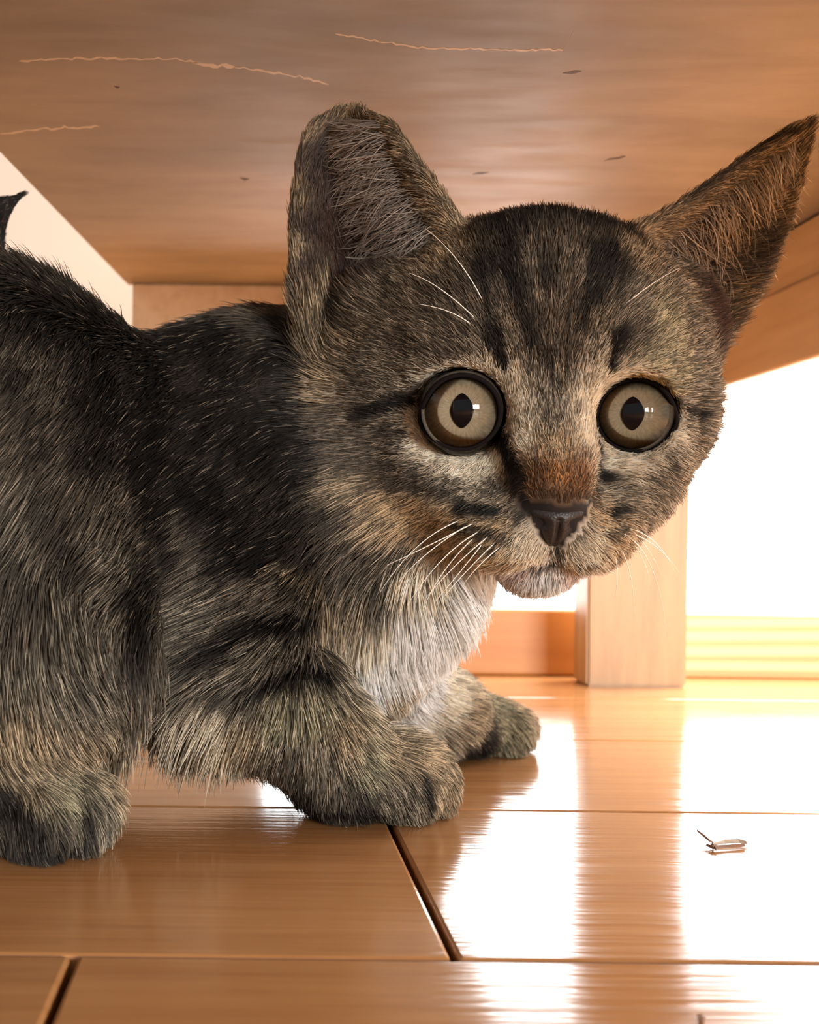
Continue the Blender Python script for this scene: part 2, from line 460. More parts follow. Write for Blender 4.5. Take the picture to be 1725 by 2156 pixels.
# head
hell((0, 7.5, -26), (34.5, 25.5, 27), 8)
hell((0, 14, -16), (21, 16.5, 17), 8)
for s in (-1, 1):
    hell((s * 19.5, -4, -20), (15, 13.5, 14), 8)
    hell((s * 15, -14, -10), (10.5, 9, 10), 8)
    hell((s * 13, 8, -8), (9.5, 8, 8.5), 6)
    hell((s * 16, -9, -6.5), (9, 7, 6.5), 6)
    hell((s * 6.4, -20.5, 5.6), (8.4, 6.4, 8.2), 3.2)
    hell((s * 11.5, -17, -3), (8.5, 8, 9), 6)
hell((0, -20, -10), (15, 9, 15), 7)
hell((0, -28.2, 1.5), (7.0, 4.3, 7.0), 3)
chain([(HD(0, 6, -4), 8.2), (HD(0, -4, 3), 6.6), (HD(0, -12.5, 9.6), 5.6)], 5)

for s in (-1, 1): hell((s * 29, 13, -29), (9, 11, 9), 6)
# ears: thin cupped shells
def catmull(ps, n):
    ps = [Vector(p) for p in ps]; ps = [ps[0] * 2 - ps[1]] + ps + [ps[-1] * 2 - ps[-2]]
    out = []
    m = len(ps) - 3
    for i in range(n):
        x = i / (n - 1) * m; j = min(int(x), m - 1); t = x - j
        p0, p1, p2, p3 = ps[j:j + 4]
        out.append(0.5 * ((2 * p1) + (p2 - p0) * t + (2 * p0 - 5 * p1 + 4 * p2 - p3) * t * t + (3 * p1 - p0 - 3 * p2 + p3) * t ** 3))
    return out
EARPTS = []
def ear(inner, outer, back, depth, thick, k=2.5, n=90, bulge=0.0, keep=0.0, pk=0.8):
    I = catmull(inner, n); O = catmull(outer, n)
    pts = []; th = []
    for i in range(n):
        t = i / (n - 1)
        for j in range(n):
            s = j / (n - 1)
            dp = depth * max(1 - t, keep) ** 0.55 * (math.sin(math.pi * s ** pk)) * 0.001
            pts.append(mm(I[i].lerp(O[i], s) + back * dp + Vector((0, 0, 1)) * (bulge * 0.001 * math.sin(math.pi * s) ** 0.8 * t ** 4))); th.append(thick * (1.25 - 0.55 * t))
    pts = np.array(pts); th = np.array(th)
    lo, hi = pts.min(0) - 8, pts.max(0) + 8
    sl, X, Y, Z = region(lo, hi)
    shp = FLD[sl].shape
    D = np.full(shp, 30.0, np.float32)
    o = np.array([GX[sl[0]][0], GY[sl[1]][0], GZ[sl[2]][0]])
    base = np.round((pts - o) / VOX).astype(int)
    R = 5
    for a in range(-R, R + 1):
        for b in range(-R, R + 1):
            for c in range(-R, R + 1):
                if a * a + b * b + c * c > R * R + 2: continue
                ii = base + (a, b, c)
                ok = ((ii >= 0) & (ii < np.array(shp))).all(1)
                ii = ii[ok]
                d = np.sqrt((((ii * VOX + o) - pts[ok]) ** 2).sum(1)) - th[ok]
                np.minimum.at(D, (ii[:, 0], ii[:, 1], ii[:, 2]), d.astype(np.float32))
    blend(sl, D, k)
    return I, O
EARS = {}
# its right ear (upright, tip pressed back under the board)
EARS['a'] = ear([PX(985, 500, 0.2020), PX(925, 415, 0.2012), PX(870, 335, 0.2008), PX(822, 262, 0.2015), PX(775, 243, 0.2060)],
                [PX(650, 770, 0.2120), PX(622, 560, 0.2100), PX(628, 400, 0.2085), PX(650, 280, 0.2075), PX(690, 245, 0.2085)],
                (-HF + HR * 0.25).normalized(), 14, 1.1, bulge=1.6, keep=0.05, pk=1.25)
# its left ear (pointing out to the side)
EARS['b'] = ear([PX(1330, 500, 0.2030), PX(1440, 432, 0.2025), PX(1560, 345, 0.2030), PX(1650, 285, 0.2045), PX(1708, 258, 0.2060)],
                [PX(1462, 765, 0.2210), PX(1552, 655, 0.2150), PX(1625, 520, 0.2110), PX(1672, 400, 0.2095), PX(1708, 268, 0.2062)],
                (-HF - HR * 0.20).normalized(), 4.0, 1.1, pk=0.8)

# eye sockets
def axis_mid(front, s):
    return ((Vector((0, 0, CAMH)) - front).normalized() * 0.75 + (HF + HR * s * 0.2) * 0.25).normalized()
EYES = []
for s, (px, py, d) in ((-1, (972, 869, 0.1868)), (1, (1339, 875, 0.1935))):
    front = PX(px, py, d)
    gz = (Vector((0, 0, CAMH)) - front).normalized()
    gz = (gz * 0.6 + axis_mid(front, s) * 0.4 + Vector((0.0, 0, 0.035))).normalized()
    axis = axis_mid(front, s)
    ctr = front - axis * 0.0062
    EYES.append((ctr, axis, gz, s))
    ell(ctr, (8.6, 8.6, 8.6), 0.8, None, True)
    cap(ctr + axis * 0.004, ctr + axis * 0.020, 7.0, 9.5, 1.2, True)
# mouth
cap(HD(0, -19, 14), HD(0, -24, 11.5), 0.5, 0.9, 0.9, True)
for s in (-1, 1):
    cap(HD(0, -24.4, 11.5), HD(s * 8, -25.6, 8), 0.8, 0.6, 0.9, True)

def surface_nets(F):
    """isosurface of the field as quads (naive surface nets)"""
    S = F < 0
    nx, ny, nz = F.shape
    cnt = np.zeros((nx - 1, ny - 1, nz - 1), np.int8)
    offs = [(i, j, k) for i in (0, 1) for j in (0, 1) for k in (0, 1)]
    for (i, j, k) in offs: cnt += S[i:nx - 1 + i, j:ny - 1 + j, k:nz - 1 + k]
    act = np.argwhere((cnt > 0) & (cnt < 8))
    idx = np.full(cnt.shape, -1, np.int32); idx[tuple(act.T)] = np.arange(len(act))
    acc = np.zeros((len(act), 3)); num = np.zeros(len(act))
    for (i, j, k) in offs:
        for ax in range(3):
            o = [i, j, k]
            if o[ax]: continue
            o2 = list(o); o2[ax] = 1
            a = F[act[:, 0] + o[0], act[:, 1] + o[1], act[:, 2] + o[2]]; b = F[act[:, 0] + o2[0], act[:, 1] + o2[1], act[:, 2] + o2[2]]
            m = (a < 0) != (b < 0)
            t = np.where(m, a / np.where(m, a - b, 1), 0)
            p = np.tile(np.array(o, float), (len(act), 1)); p[:, ax] += t
            acc[m] += p[m]; num[m] += 1
    V = (act + acc / num[:, None]) * VOX + LO
    quads = []
    for ax in range(3):
        sl0 = [slice(None)] * 3; sl1 = [slice(None)] * 3
        sl0[ax] = slice(0, -1); sl1[ax] = slice(1, None)
        a, b = S[tuple(sl0)], S[tuple(sl1)]
        e = np.argwhere(a != b)
        u, v = (ax + 1) % 3, (ax + 2) % 3
        ok = (e[:, u] > 0) & (e[:, v] > 0) & (e[:, u] < F.shape[u] - 1) & (e[:, v] < F.shape[v] - 1)
        e = e[ok]; flip = S[tuple(e.T)]
        c = []
        for (du, dv) in ((-1, -1), (0, -1), (0, 0), (-1, 0)):
            q = e.copy(); q[:, u] += du; q[:, v] += dv; c.append(idx[tuple(q.T)])
        q = np.stack(c, 1)
        q[~flip] = q[~flip][:, ::-1]
        quads.append(q)
    return V, np.concatenate(quads)

# belly and feet stay on the floor
FLD[:, :, GZ < 0.0] = 5.0
BV, BQ = surface_nets(FLD)
# keep the largest connected piece, relax lightly
def relax(V, Q, it=3, w=0.5):
    E = np.concatenate([Q[:, [0, 1]], Q[:, [1, 2]], Q[:, [2, 3]], Q[:, [3, 0]]])
    for _ in range(it):
        acc = np.zeros_like(V); n = np.zeros(len(V))
        np.add.at(acc, E[:, 0], V[E[:, 1]]); np.add.at(n, E[:, 0], 1)
        np.add.at(acc, E[:, 1], V[E[:, 0]]); np.add.at(n, E[:, 1], 1)
        V = V * (1 - w) + w * acc / n[:, None]
    return V
BV = relax(BV, BQ, 3)
def vert_normals(V, Q):
    n = np.cross(V[Q[:, 2]] - V[Q[:, 0]], V[Q[:, 3]] - V[Q[:, 1]])
    N = np.zeros_like(V)
    for i in range(4): np.add.at(N, Q[:, i], n)
    return N / (np.linalg.norm(N, axis=1)[:, None] + 1e-12)
BN = vert_normals(BV, BQ)
BVm = BV * 0.001
body_me = bpy.data.meshes.new('kitten_body')
body_me.from_pydata(BVm.tolist(), [], BQ.tolist()); body_me.update()
KB = groundpt(400, 0.215, 0)
kit = empty('kitten', KB)
tag(kit, 'brown tabby kitten crouching under the wooden stool and peering out', 'kitten')
M_skin = simple('kitten_skin', (0.20, 0.13, 0.09), 0.7, 0.3)
body = link('body', body_me, M_skin, kit, True)
tree = BVHTree.FromPolygons([Vector(v) for v in BVm], [tuple(int(i) for i in q) for q in BQ])
CAMP = Vector((0, 0, CAMH))
def hit(px, py):
    d = (PX(px, py, 0.2) - CAMP).normalized()
    p, n, i, t = tree.ray_cast(CAMP, d)
    return p
print('BODY', len(BV), len(BQ))
# ------------------------------------------------------------------ eyes, nose, whiskers
def disc_dish(name, ctr, ax, rad, depth, off, mat, parent, rings=10, seg=48, shape=None):
    """shallow dish facing ax"""
    ax = ax.normalized(); a = ax.cross(Vector((0, 0, 1))).normalized(); b = a.cross(ax).normalized()
    vs, fs = [ctr + ax * (off - depth)], []
    for i in range(1, rings + 1):
        t = i / rings
        for k in range(seg):
            an = 2 * math.pi * k / seg
            rr = rad * t * (shape(an) if shape else 1)
            vs.append(ctr + a * (rr * math.cos(an)) + b * (rr * math.sin(an)) + ax * (off - depth * (1 - t * t)))
    for k in range(seg):
        fs.append((0, 1 + k, 1 + (k + 1) % seg))
    for i in range(rings - 1):
        for k in range(seg):
            p, q = 1 + i * seg + k, 1 + i * seg + (k + 1) % seg
            fs.append((p, p + seg, q + seg, q))
    me = bpy.data.meshes.new(name); me.from_pydata(vs, [], fs); me.update()
    uv = me.uv_layers.new(name='disc')
    co = [(v - ctr) for v in vs]
    for l in me.loops:
        c = co[l.vertex_index]; uv.data[l.index].uv = (c.dot(a) / rad, c.dot(b) / rad)
    return link(name, me, mat, parent, True)

def iris_mat():
    m, nt, b = new_mat('kitten_iris'); N, L = nt.nodes, nt.links
    uv = N.new('ShaderNodeUVMap'); uv.uv_map = 'disc'
    ln = N.new('ShaderNodeVectorMath'); ln.operation = 'LENGTH'; L.new(uv.outputs[0], ln.inputs[0])
    cr = N.new('ShaderNodeValToRGB'); e = cr.color_ramp.elements
    e[0].position = 0.2; e[0].color = (0.27, 0.24, 0.155, 1)
    e[1].position = 0.62; e[1].color = (0.215, 0.175, 0.11, 1)
    for p, c in ((0.36, (0.24, 0.205, 0.135)), (0.82, (0.17, 0.14, 0.092)), (0.93, (0.11, 0.09, 0.065)), (0.995, (0.012, 0.010, 0.009))):
        k = e.new(p); k.color = (*c, 1)
    L.new(ln.outputs['Value'], cr.inputs[0])
    # radial fibres
    sx = N.new('ShaderNodeSeparateXYZ'); L.new(uv.outputs[0], sx.inputs[0])
    at = N.new('ShaderNodeMath'); at.operation = 'ARCTAN2'; L.new(sx.outputs[1], at.inputs[0]); L.new(sx.outputs[0], at.inputs[1])
    cb = N.new('ShaderNodeCombineXYZ'); L.new(at.outputs[0], cb.inputs[0])
    ml = N.new('ShaderNodeMath'); ml.operation = 'MULTIPLY'; ml.inputs[1].default_value = 0.5; L.new(ln.outputs['Value'], ml.inputs[0]); L.new(ml.outputs[0], cb.inputs[1])
    nz = N.new('ShaderNodeTexNoise'); nz.inputs['Scale'].default_value = 14; nz.inputs['Detail'].default_value = 5
    L.new(cb.outputs[0], nz.inputs['Vector'])
    mr = N.new('ShaderNodeMapRange'); mr.inputs[1].default_value = 0.3; mr.inputs[2].default_value = 0.7; mr.inputs[3].default_value = 0.72; mr.inputs[4].default_value = 1.2
    L.new(nz.outputs[0], mr.inputs[0])
    mx = N.new('ShaderNodeVectorMath'); mx.operation = 'SCALE'; L.new(cr.outputs[0], mx.inputs[0]); L.new(mr.outputs[0], mx.inputs['Scale'])
    L.new(mx.outputs[0], b.inputs['Base Color'])
    b.inputs['Roughness'].default_value = 0.5
    b.inputs['Specular IOR Level'].default_value = 0.1
    return m
M_iris = iris_mat()
M_pupil = simple('pupil_black', (0.002, 0.002, 0.003), 0.9, 0.0)
M_lid = simple('dark_eyelid_skin', (0.007, 0.005, 0.005), 0.8, 0.08)
M_ball = simple('eyeball_dark', (0.03, 0.022, 0.018), 0.3)
mc, nt, b = new_mat('clear_cornea')
for n_ in list(nt.nodes):
    if n_.type != 'OUTPUT_MATERIAL': nt.nodes.remove(n_)
gl = nt.nodes.new('ShaderNodeBsdfGlossy'); gl.inputs['Roughness'].default_value = 0.02
tr = nt.nodes.new('ShaderNodeBsdfTransparent')
fr = nt.nodes.new('ShaderNodeFresnel'); fr.inputs[0].default_value = 1.376
mix = nt.nodes.new('ShaderNodeMixShader')
nt.links.new(fr.outputs[0], mix.inputs[0]); nt.links.new(tr.outputs[0], mix.inputs[1]); nt.links.new(gl.outputs[0], mix.inputs[2])
nt.links.new(mix.outputs[0], nt.nodes['Material Output'].inputs[0])

def pupil_shape(an):
    c, s = abs(math.cos(an)), abs(math.sin(an))
    # pointed upright slit, opened wide
    return 1.0 / ((c / 0.66) ** 1.6 + (s / 1.0) ** 1.6) ** (1 / 1.6)
for ctr, axis, gz, s in EYES:
    R = 0.0081
    bm = bmesh.new(); bmesh.ops.create_uvsphere(bm, u_segments=40, v_segments=24, radius=R * 0.965)
    gax = gz
    # flatten the part of the ball that the iris dish replaces
    for v in bm.verts:
        h = v.co.dot(gax)
        if h > R * 0.42: v.co -= gax * (h - R * 0.42)
        v.co += ctr
    ey = bm_obj('eye', bm, M_ball, kit, True)
    ey['label'] = 'large round olive brown eye with upright pointed pupil'
    def sub(o):
        o.parent = ey; o.matrix_parent_inverse = Matrix.Identity(4)
    sub(disc_dish('iris', ctr, gax, R * 0.88, 0.0009, R * 0.615, M_iris, ey))
    sub(disc_dish('pupil', ctr, gax, 0.0031, 0.00002, R * 0.615 - 0.00058, M_pupil, ey, 6, 48, pupil_shape))
    bm = bmesh.new(); bmesh.ops.create_uvsphere(bm, u_segments=48, v_segments=32, radius=R)
    q = Vector((0, 0, 1)).rotation_difference(gax)
    for v in bm.verts:
        if v.co.z > R * 0.5: v.co.z += (v.co.z / R - 0.5) * 0.0009
    bmesh.ops.delete(bm, geom=[v for v in bm.verts if v.co.z < -R * 0.1], context='VERTS')
    for v in bm.verts: v.co = q @ v.co + ctr
    sub(bm_obj('cornea', bm, mc, ey, True))
    # dark lid margin around the opening
    bm = bmesh.new()
    a = axis.cross(Vector((0, 0, 1))).normalized(); u = a.cross(axis).normalized()
    seg, sd = 64, 12
    ring = []
    for i in range(seg):
        an = 2 * math.pi * i / seg
        ca, sa = math.cos(an), math.sin(an)
        rx, ry = 0.00662, 0.00652
        # inner corner reaches towards the nose
        inner = max(0.0, (-s) * ca) if True else 0
        pinch = inner ** 6
        c = a * (rx * ca * (1 + 0.10 * pinch)) + u * (ry * sa - 0.0012 * pinch)
        rad = (a * ca + u * sa)
        off = math.sqrt(max(1e-9, 0.0086 ** 2 - c.length ** 2)) if c.length < 0.0086 else 0.0
        base = ctr + c + axis * (off - 0.0005)
        mr = 0.00038 + (0.00010 if sa > 0 else 0.0)
        ring.append([bm.verts.new(base + (rad * math.cos(2 * math.pi * j / sd) + axis * math.sin(2 * math.pi * j / sd)) * mr) for j in range(sd)])
    for i in range(seg):
        for j in range(sd):
            bm.faces.new((ring[i][j], ring[(i + 1) % seg][j], ring[(i + 1) % seg][(j + 1) % sd], ring[i][(j + 1) % sd]))
    bmesh.ops.recalc_face_normals(bm, faces=bm.faces)
    sub(bm_obj('eyelid', bm, M_lid, ey, True))

# nose leather
def nose():
    m, nt, b = new_mat('nose_leather'); N, L = nt.nodes, nt.links
    b.inputs['Base Color'].default_value = (0.016, 0.011, 0.010, 1); b.inputs['Roughness'].default_value = 0.5
    vo = N.new('ShaderNodeTexVoronoi'); vo.inputs['Scale'].default_value = 2600
    tc = N.new('ShaderNodeTexCoord'); L.new(tc.outputs['Object'], vo.inputs['Vector'])
    bp = N.new('ShaderNodeBump'); bp.inputs['Strength'].default_value = 0.35; bp.inputs['Distance'].default_value = 0.0002
    L.new(vo.outputs[0], bp.inputs['Height']); L.new(bp.outputs[0], b.inputs['Normal'])
    bm = bmesh.new(); bmesh.ops.create_uvsphere(bm, u_segments=64, v_segments=40, radius=1.0)
    for v in bm.verts:
        x, y, z = v.co           # x side, y up, z out
        r, u, f = x * 6.7, y * 4.6, z * 4.5
        t = (y + 1) / 2
        r *= 0.26 + 0.82 * t ** 0.8          # broad on top, narrow below
        if y < -0.3: u -= (-0.3 - y) * 1.8
        f -= max(0, y) ** 2 * 2.4
        for s in (-1, 1):                     # nostrils
            dd = math.hypot((r - s * 3.1) / 1.3, (u + 0.6) / 0.85)
            if z > -0.2: f -= 2.1 * math.exp(-dd * dd * 1.4)
        if z > 0: f -= 0.7 * math.exp(-(r / 0.45) ** 2) * (1 if u < 0.5 else 0)   # groove
        v.co = HD(r, u - 15.7, f + 10.9)
    bmesh.ops.recalc_face_normals(bm, faces=bm.faces)
    o = bm_obj('nose', bm, m, kit, True); o['label'] = 'small dark brown nose leather'
nose()

M_whisk = simple('white_whisker', (0.92, 0.86, 0.78), 0.35, 0.5)
M_whiskd = simple('dark_whisker', (0.05, 0.035, 0.03), 0.4, 0.5)
def whisker(p0, p1, p2, dep, rad=0.000105, mat=None):
    """root, bend and tip as photo points with the depth of the tip relative to the root"""
    h = hit(*p0)
    if h is None: return
    d0 = h.y
    a = h; c = PX(p2[0], p2[1], d0 + dep); m_ = PX(p1[0], p1[1], d0 + dep * 0.4)
    ctl = m_ * 2 - (a + c) * 0.5
    n = 14
    pts = bez(a, ctl, c, n)
    rr = [rad * (1 - 0.82 * i / (n - 1)) for i in range(n)]
    me = tube_mesh('whisker', pts, rr, 6)
    link('whisker', me, mat or M_whisk, kit, True)
WH = [
 ((1010, 1118), (930, 1180), (858, 1275), -.012), ((1000, 1130), (930, 1210), (885, 1300), -.012), ((1030, 1128), (960, 1190), (898, 1258), -.010),
 ((985, 1105), (900, 1165), (840, 1225), -.012), ((1045, 1140), (985, 1200), (930, 1262), -.008), ((1020, 1140), (968, 1205), (915, 1268), -.010),
 ((970, 1095), (880, 1150), (800, 1248), -.014), ((1055, 1150), (1010, 1190), (975, 1232), -.006), ((1000, 1100), (900, 1150), (815, 1190), -.014),
 ((1300, 1120), (1370, 1190), (1406, 1350), .010), ((1290, 1130), (1325, 1200), (1336, 1300), .008), ((1310, 1115), (1380, 1150), (1430, 1205), .012),
 ((1300, 1110), (1375, 1138), (1428, 1220), .012), ((1285, 1140), (1300, 1200), (1294, 1262), .006), ((1315, 1105), (1360, 1150), (1395, 1215), .012),
 ((1310, 1120), (1350, 1170), (1372, 1240), .010),
 ((1020, 640), (965, 550), (895, 480), -.004), ((1005, 675), (930, 610), (862, 575), -.004), ((1000, 690), (950, 658), (880, 640), -.004),
 ((1300, 655), (1370, 600), (1430, 565), .002), ((700, 1060), (650, 1095), (625, 1140), -.006),
]
for w in WH: whisker(w[0], w[1], w[2], w[3], 0.000125 if w[0][0] > 1250 and w[0][1] > 1000 else 0.000105)
for w in [((1300, 1085), (1340, 1072), (1395, 1052), .012), ((1310, 1096), (1350, 1094), (1402, 1098), .012)]:
    whisker(w[0], w[1], w[2], w[3], 0.00008, M_whiskd)
FURN = 330000
# ------------------------------------------------------------------ coat: direction, length and colour, set by guide hairs on the surface
# (x, y) -> (ex, ey): a guide hair seen in the photo; length in mm; lift 0..1
GD = [
 # back and flank: towards the rump
 (40,560,-20,540,9,.45),(150,640,90,620,9,.45),(300,670,230,660,9,.4),(450,665,380,650,9,.45),(570,640,500,610,9,.5),
 (60,720,20,790,9,.3),(180,760,130,820,9,.3),(320,780,250,830,9,.3),(460,760,390,810,9,.3),(570,760,510,810,9,.3),
 (60,900,10,960,9,.3),(200,920,140,980,9,.3),(350,920,280,970,9,.3),(500,900,430,950,9,.3),(590,950,520,1000,9,.3),
 (60,1080,20,1140,9,.3),(200,1080,150,1150,9,.35),(330,1080,260,1120,9,.35),(480,1060,410,1110,9,.35),(620,1050,550,1100,8,.35),
 (240,1200,180,1240,9,.4),(350,1200,280,1240,9,.35),(480,1180,400,1220,9,.35),(600,1180,530,1210,9,.35),
 # thigh, hind foot
 (50,1250,40,1330,9,.25),(120,1250,140,1330,9,.25),(60,1400,80,1470,8,.25),(140,1400,180,1460,9,.3),(60,1500,80,1560,7,.3),(190,1480,220,1540,8,.35),
 (50,1600,100,1640,5,.3),(130,1610,190,1650,5,.3),(200,1660,225,1710,4.5,.3),(60,1720,80,1770,5,.3),(150,1740,165,1790,4.5,.3),(220,1740,228,1780,4.5,.3),
 # belly
 (280,1480,260,1550,15,.5),(380,1510,360,1580,17,.55),(450,1520,430,1590,15,.5),(330,1400,300,1470,11,.35),
 # upper foreleg
 (380,1300,310,1320,9,.35),(480,1300,400,1325,9,.35),(600,1280,530,1300,8,.35),(380,1400,310,1430,9,.4),(500,1400,430,1420,8,.35),(620,1380,580,1430,7.5,.4),
 (450,1470,410,1520,7,.4),(560,1480,540,1530,6.5,.4),(670,1450,680,1520,7,.4),
 # forearm and paw
 (580,1560,560,1620,5.5,.4),(650,1560,645,1620,5,.4),(720,1540,735,1600,5.5,.4),(620,1630,610,1680,5,.4),(700,1640,705,1700,4.5,.35),(770,1590,815,1640,4.5,.3),
 (830,1570,890,1600,4.5,.35),(900,1590,950,1640,4,.35),(800,1660,825,1710,4,.3),(860,1680,875,1715,4,.3),(930,1660,950,1700,4,.3),
 # far foreleg
 (860,1440,900,1500,7,.35),(950,1470,1010,1490,5.5,.35),(1040,1470,1090,1480,4.5,.4),(1100,1500,1120,1540,4,.35),(1030,1540,1050,1575,4,.3),
 # chest, throat
 (720,1270,700,1340,12,.35),(800,1270,800,1350,12,.4),(880,1240,895,1330,12,.45),(940,1220,965,1290,11,.5),(740,1380,760,1440,11,.4),(820,1370,850,1430,11,.45),
 (680,1180,630,1230,10,.35),(760,1200,730,1260,10,.35),(850,1190,830,1260,10,.35),
 # cheeks
 (700,1080,640,1110,8,.35),(780,1080,710,1120,7,.3),(860,1080,790,1110,6,.3),(930,1080,870,1110,4.5,.3),(800,1150,740,1190,8,.35),(900,1150,850,1200,7,.35),
 (700,980,640,990,7,.3),(780,980,710,985,6,.3),(860,990,790,1000,4.5,.3),(680,880,630,880,6,.3),(760,860,700,855,5,.3),(830,820,780,800,3.5,.3),
 (980,1010,920,1030,3,.3),(1050,1060,1000,1090,2.8,.3),(1060,1000,1040,1030,2.2,.25),
 # muzzle and chin
 (1080,1120,1030,1160,3.2,.35),(1000,1120,950,1150,3.6,.35),(1040,1170,1000,1200,4,.35),(1130,1140,1110,1170,2.8,.3),(1150,1210,1150,1250,4,.4),(1080,1200,1060,1235,4.5,.4),
 (1220,1140,1250,1170,2.8,.3),(1280,1120,1320,1150,3.2,.35),(1240,1190,1260,1220,4,.4),
 # nose bridge and forehead
 (1175,1040,1175,1010,1.6,.2),(1175,980,1172,945,2.0,.2),(1165,900,1163,860,2.6,.22),(1160,820,1158,770,3.4,.25),(1155,720,1152,660,4.2,.3),(1150,600,1148,540,5,.35),(1150,480,1150,430,6.5,.95),
 (1060,820,1040,770,3,.3),(1080,700,1060,640,4,.3),(1060,600,1040,540,4.6,.3),(1050,490,1040,440,6.2,.95),
 (1260,820,1275,770,3,.3),(1240,700,1255,640,4,.3),(1260,600,1280,540,4.6,.3),(1260,490,1275,440,6.2,.95),(1320,500,1340,460,6,.9),
 (960,740,915,700,3.8,.3),(880,760,830,730,4,.3),(960,640,920,590,4.6,.3),(880,680,830,640,4.8,.3),(800,740,740,720,5,.3),(980,540,950,490,4.5,.3),(880,620,840,570,5,.35),
 (1360,740,1395,700,3.6,.3),(1430,780,1480,760,4,.3),(1350,640,1390,590,4.4,.3),(1430,680,1480,640,4.8,.3),(1500,760,1530,740,5,.35),(1390,580,1430,540,5,.3),
 # right cheek
 (1440,960,1490,975,5.5,.7),(1380,1000,1430,1025,4.6,.5),(1480,900,1520,910,6,.85),(1330,1050,1380,1080,4,.5),(1400,1060,1440,1095,5.5,.7),(1490,840,1530,835,6,.85),(1455,1000,1490,1030,6,.85),
 # ears, inside (furnishings point outwards from the inner edge)
 (930,500,850,460,4,.3),(890,430,810,400,3.5,.3),(850,350,770,320,3,.25),(800,290,720,280,2.5,.2),(860,560,780,530,5,.35),(760,420,700,380,2.5,.25),(760,520,720,470,3,.25),(690,500,672,420,3,.2),
 (665,400,668,340,3.5,.25),(680,300,700,270,2.6,.2),(730,250,735,232,2.2,.2),(680,640,660,570,7,.3),(730,640,690,590,7,.4),(660,720,645,640,7,.3),(750,700,700,670,6,.35),
 (970,470,950,430,3,.25),(900,360,880,330,2.2,.22),(640,560,628,500,3,.25),
 (1370,510,1440,480,3.5,.3),(1440,460,1520,440,3,.25),(1520,400,1600,380,2.8,.25),(1610,330,1660,305,3.5,.25),(1420,560,1500,540,5,.35),(1520,500,1600,480,3.5,.25),(1500,580,1580,570,4,.3),(1590,450,1640,430,3,.25),
 (1450,640,1520,620,6,.4),(1530,660,1570,640,5,.4),(1540,700,1570,690,5,.4),(1660,330,1690,290,3,.25),
]
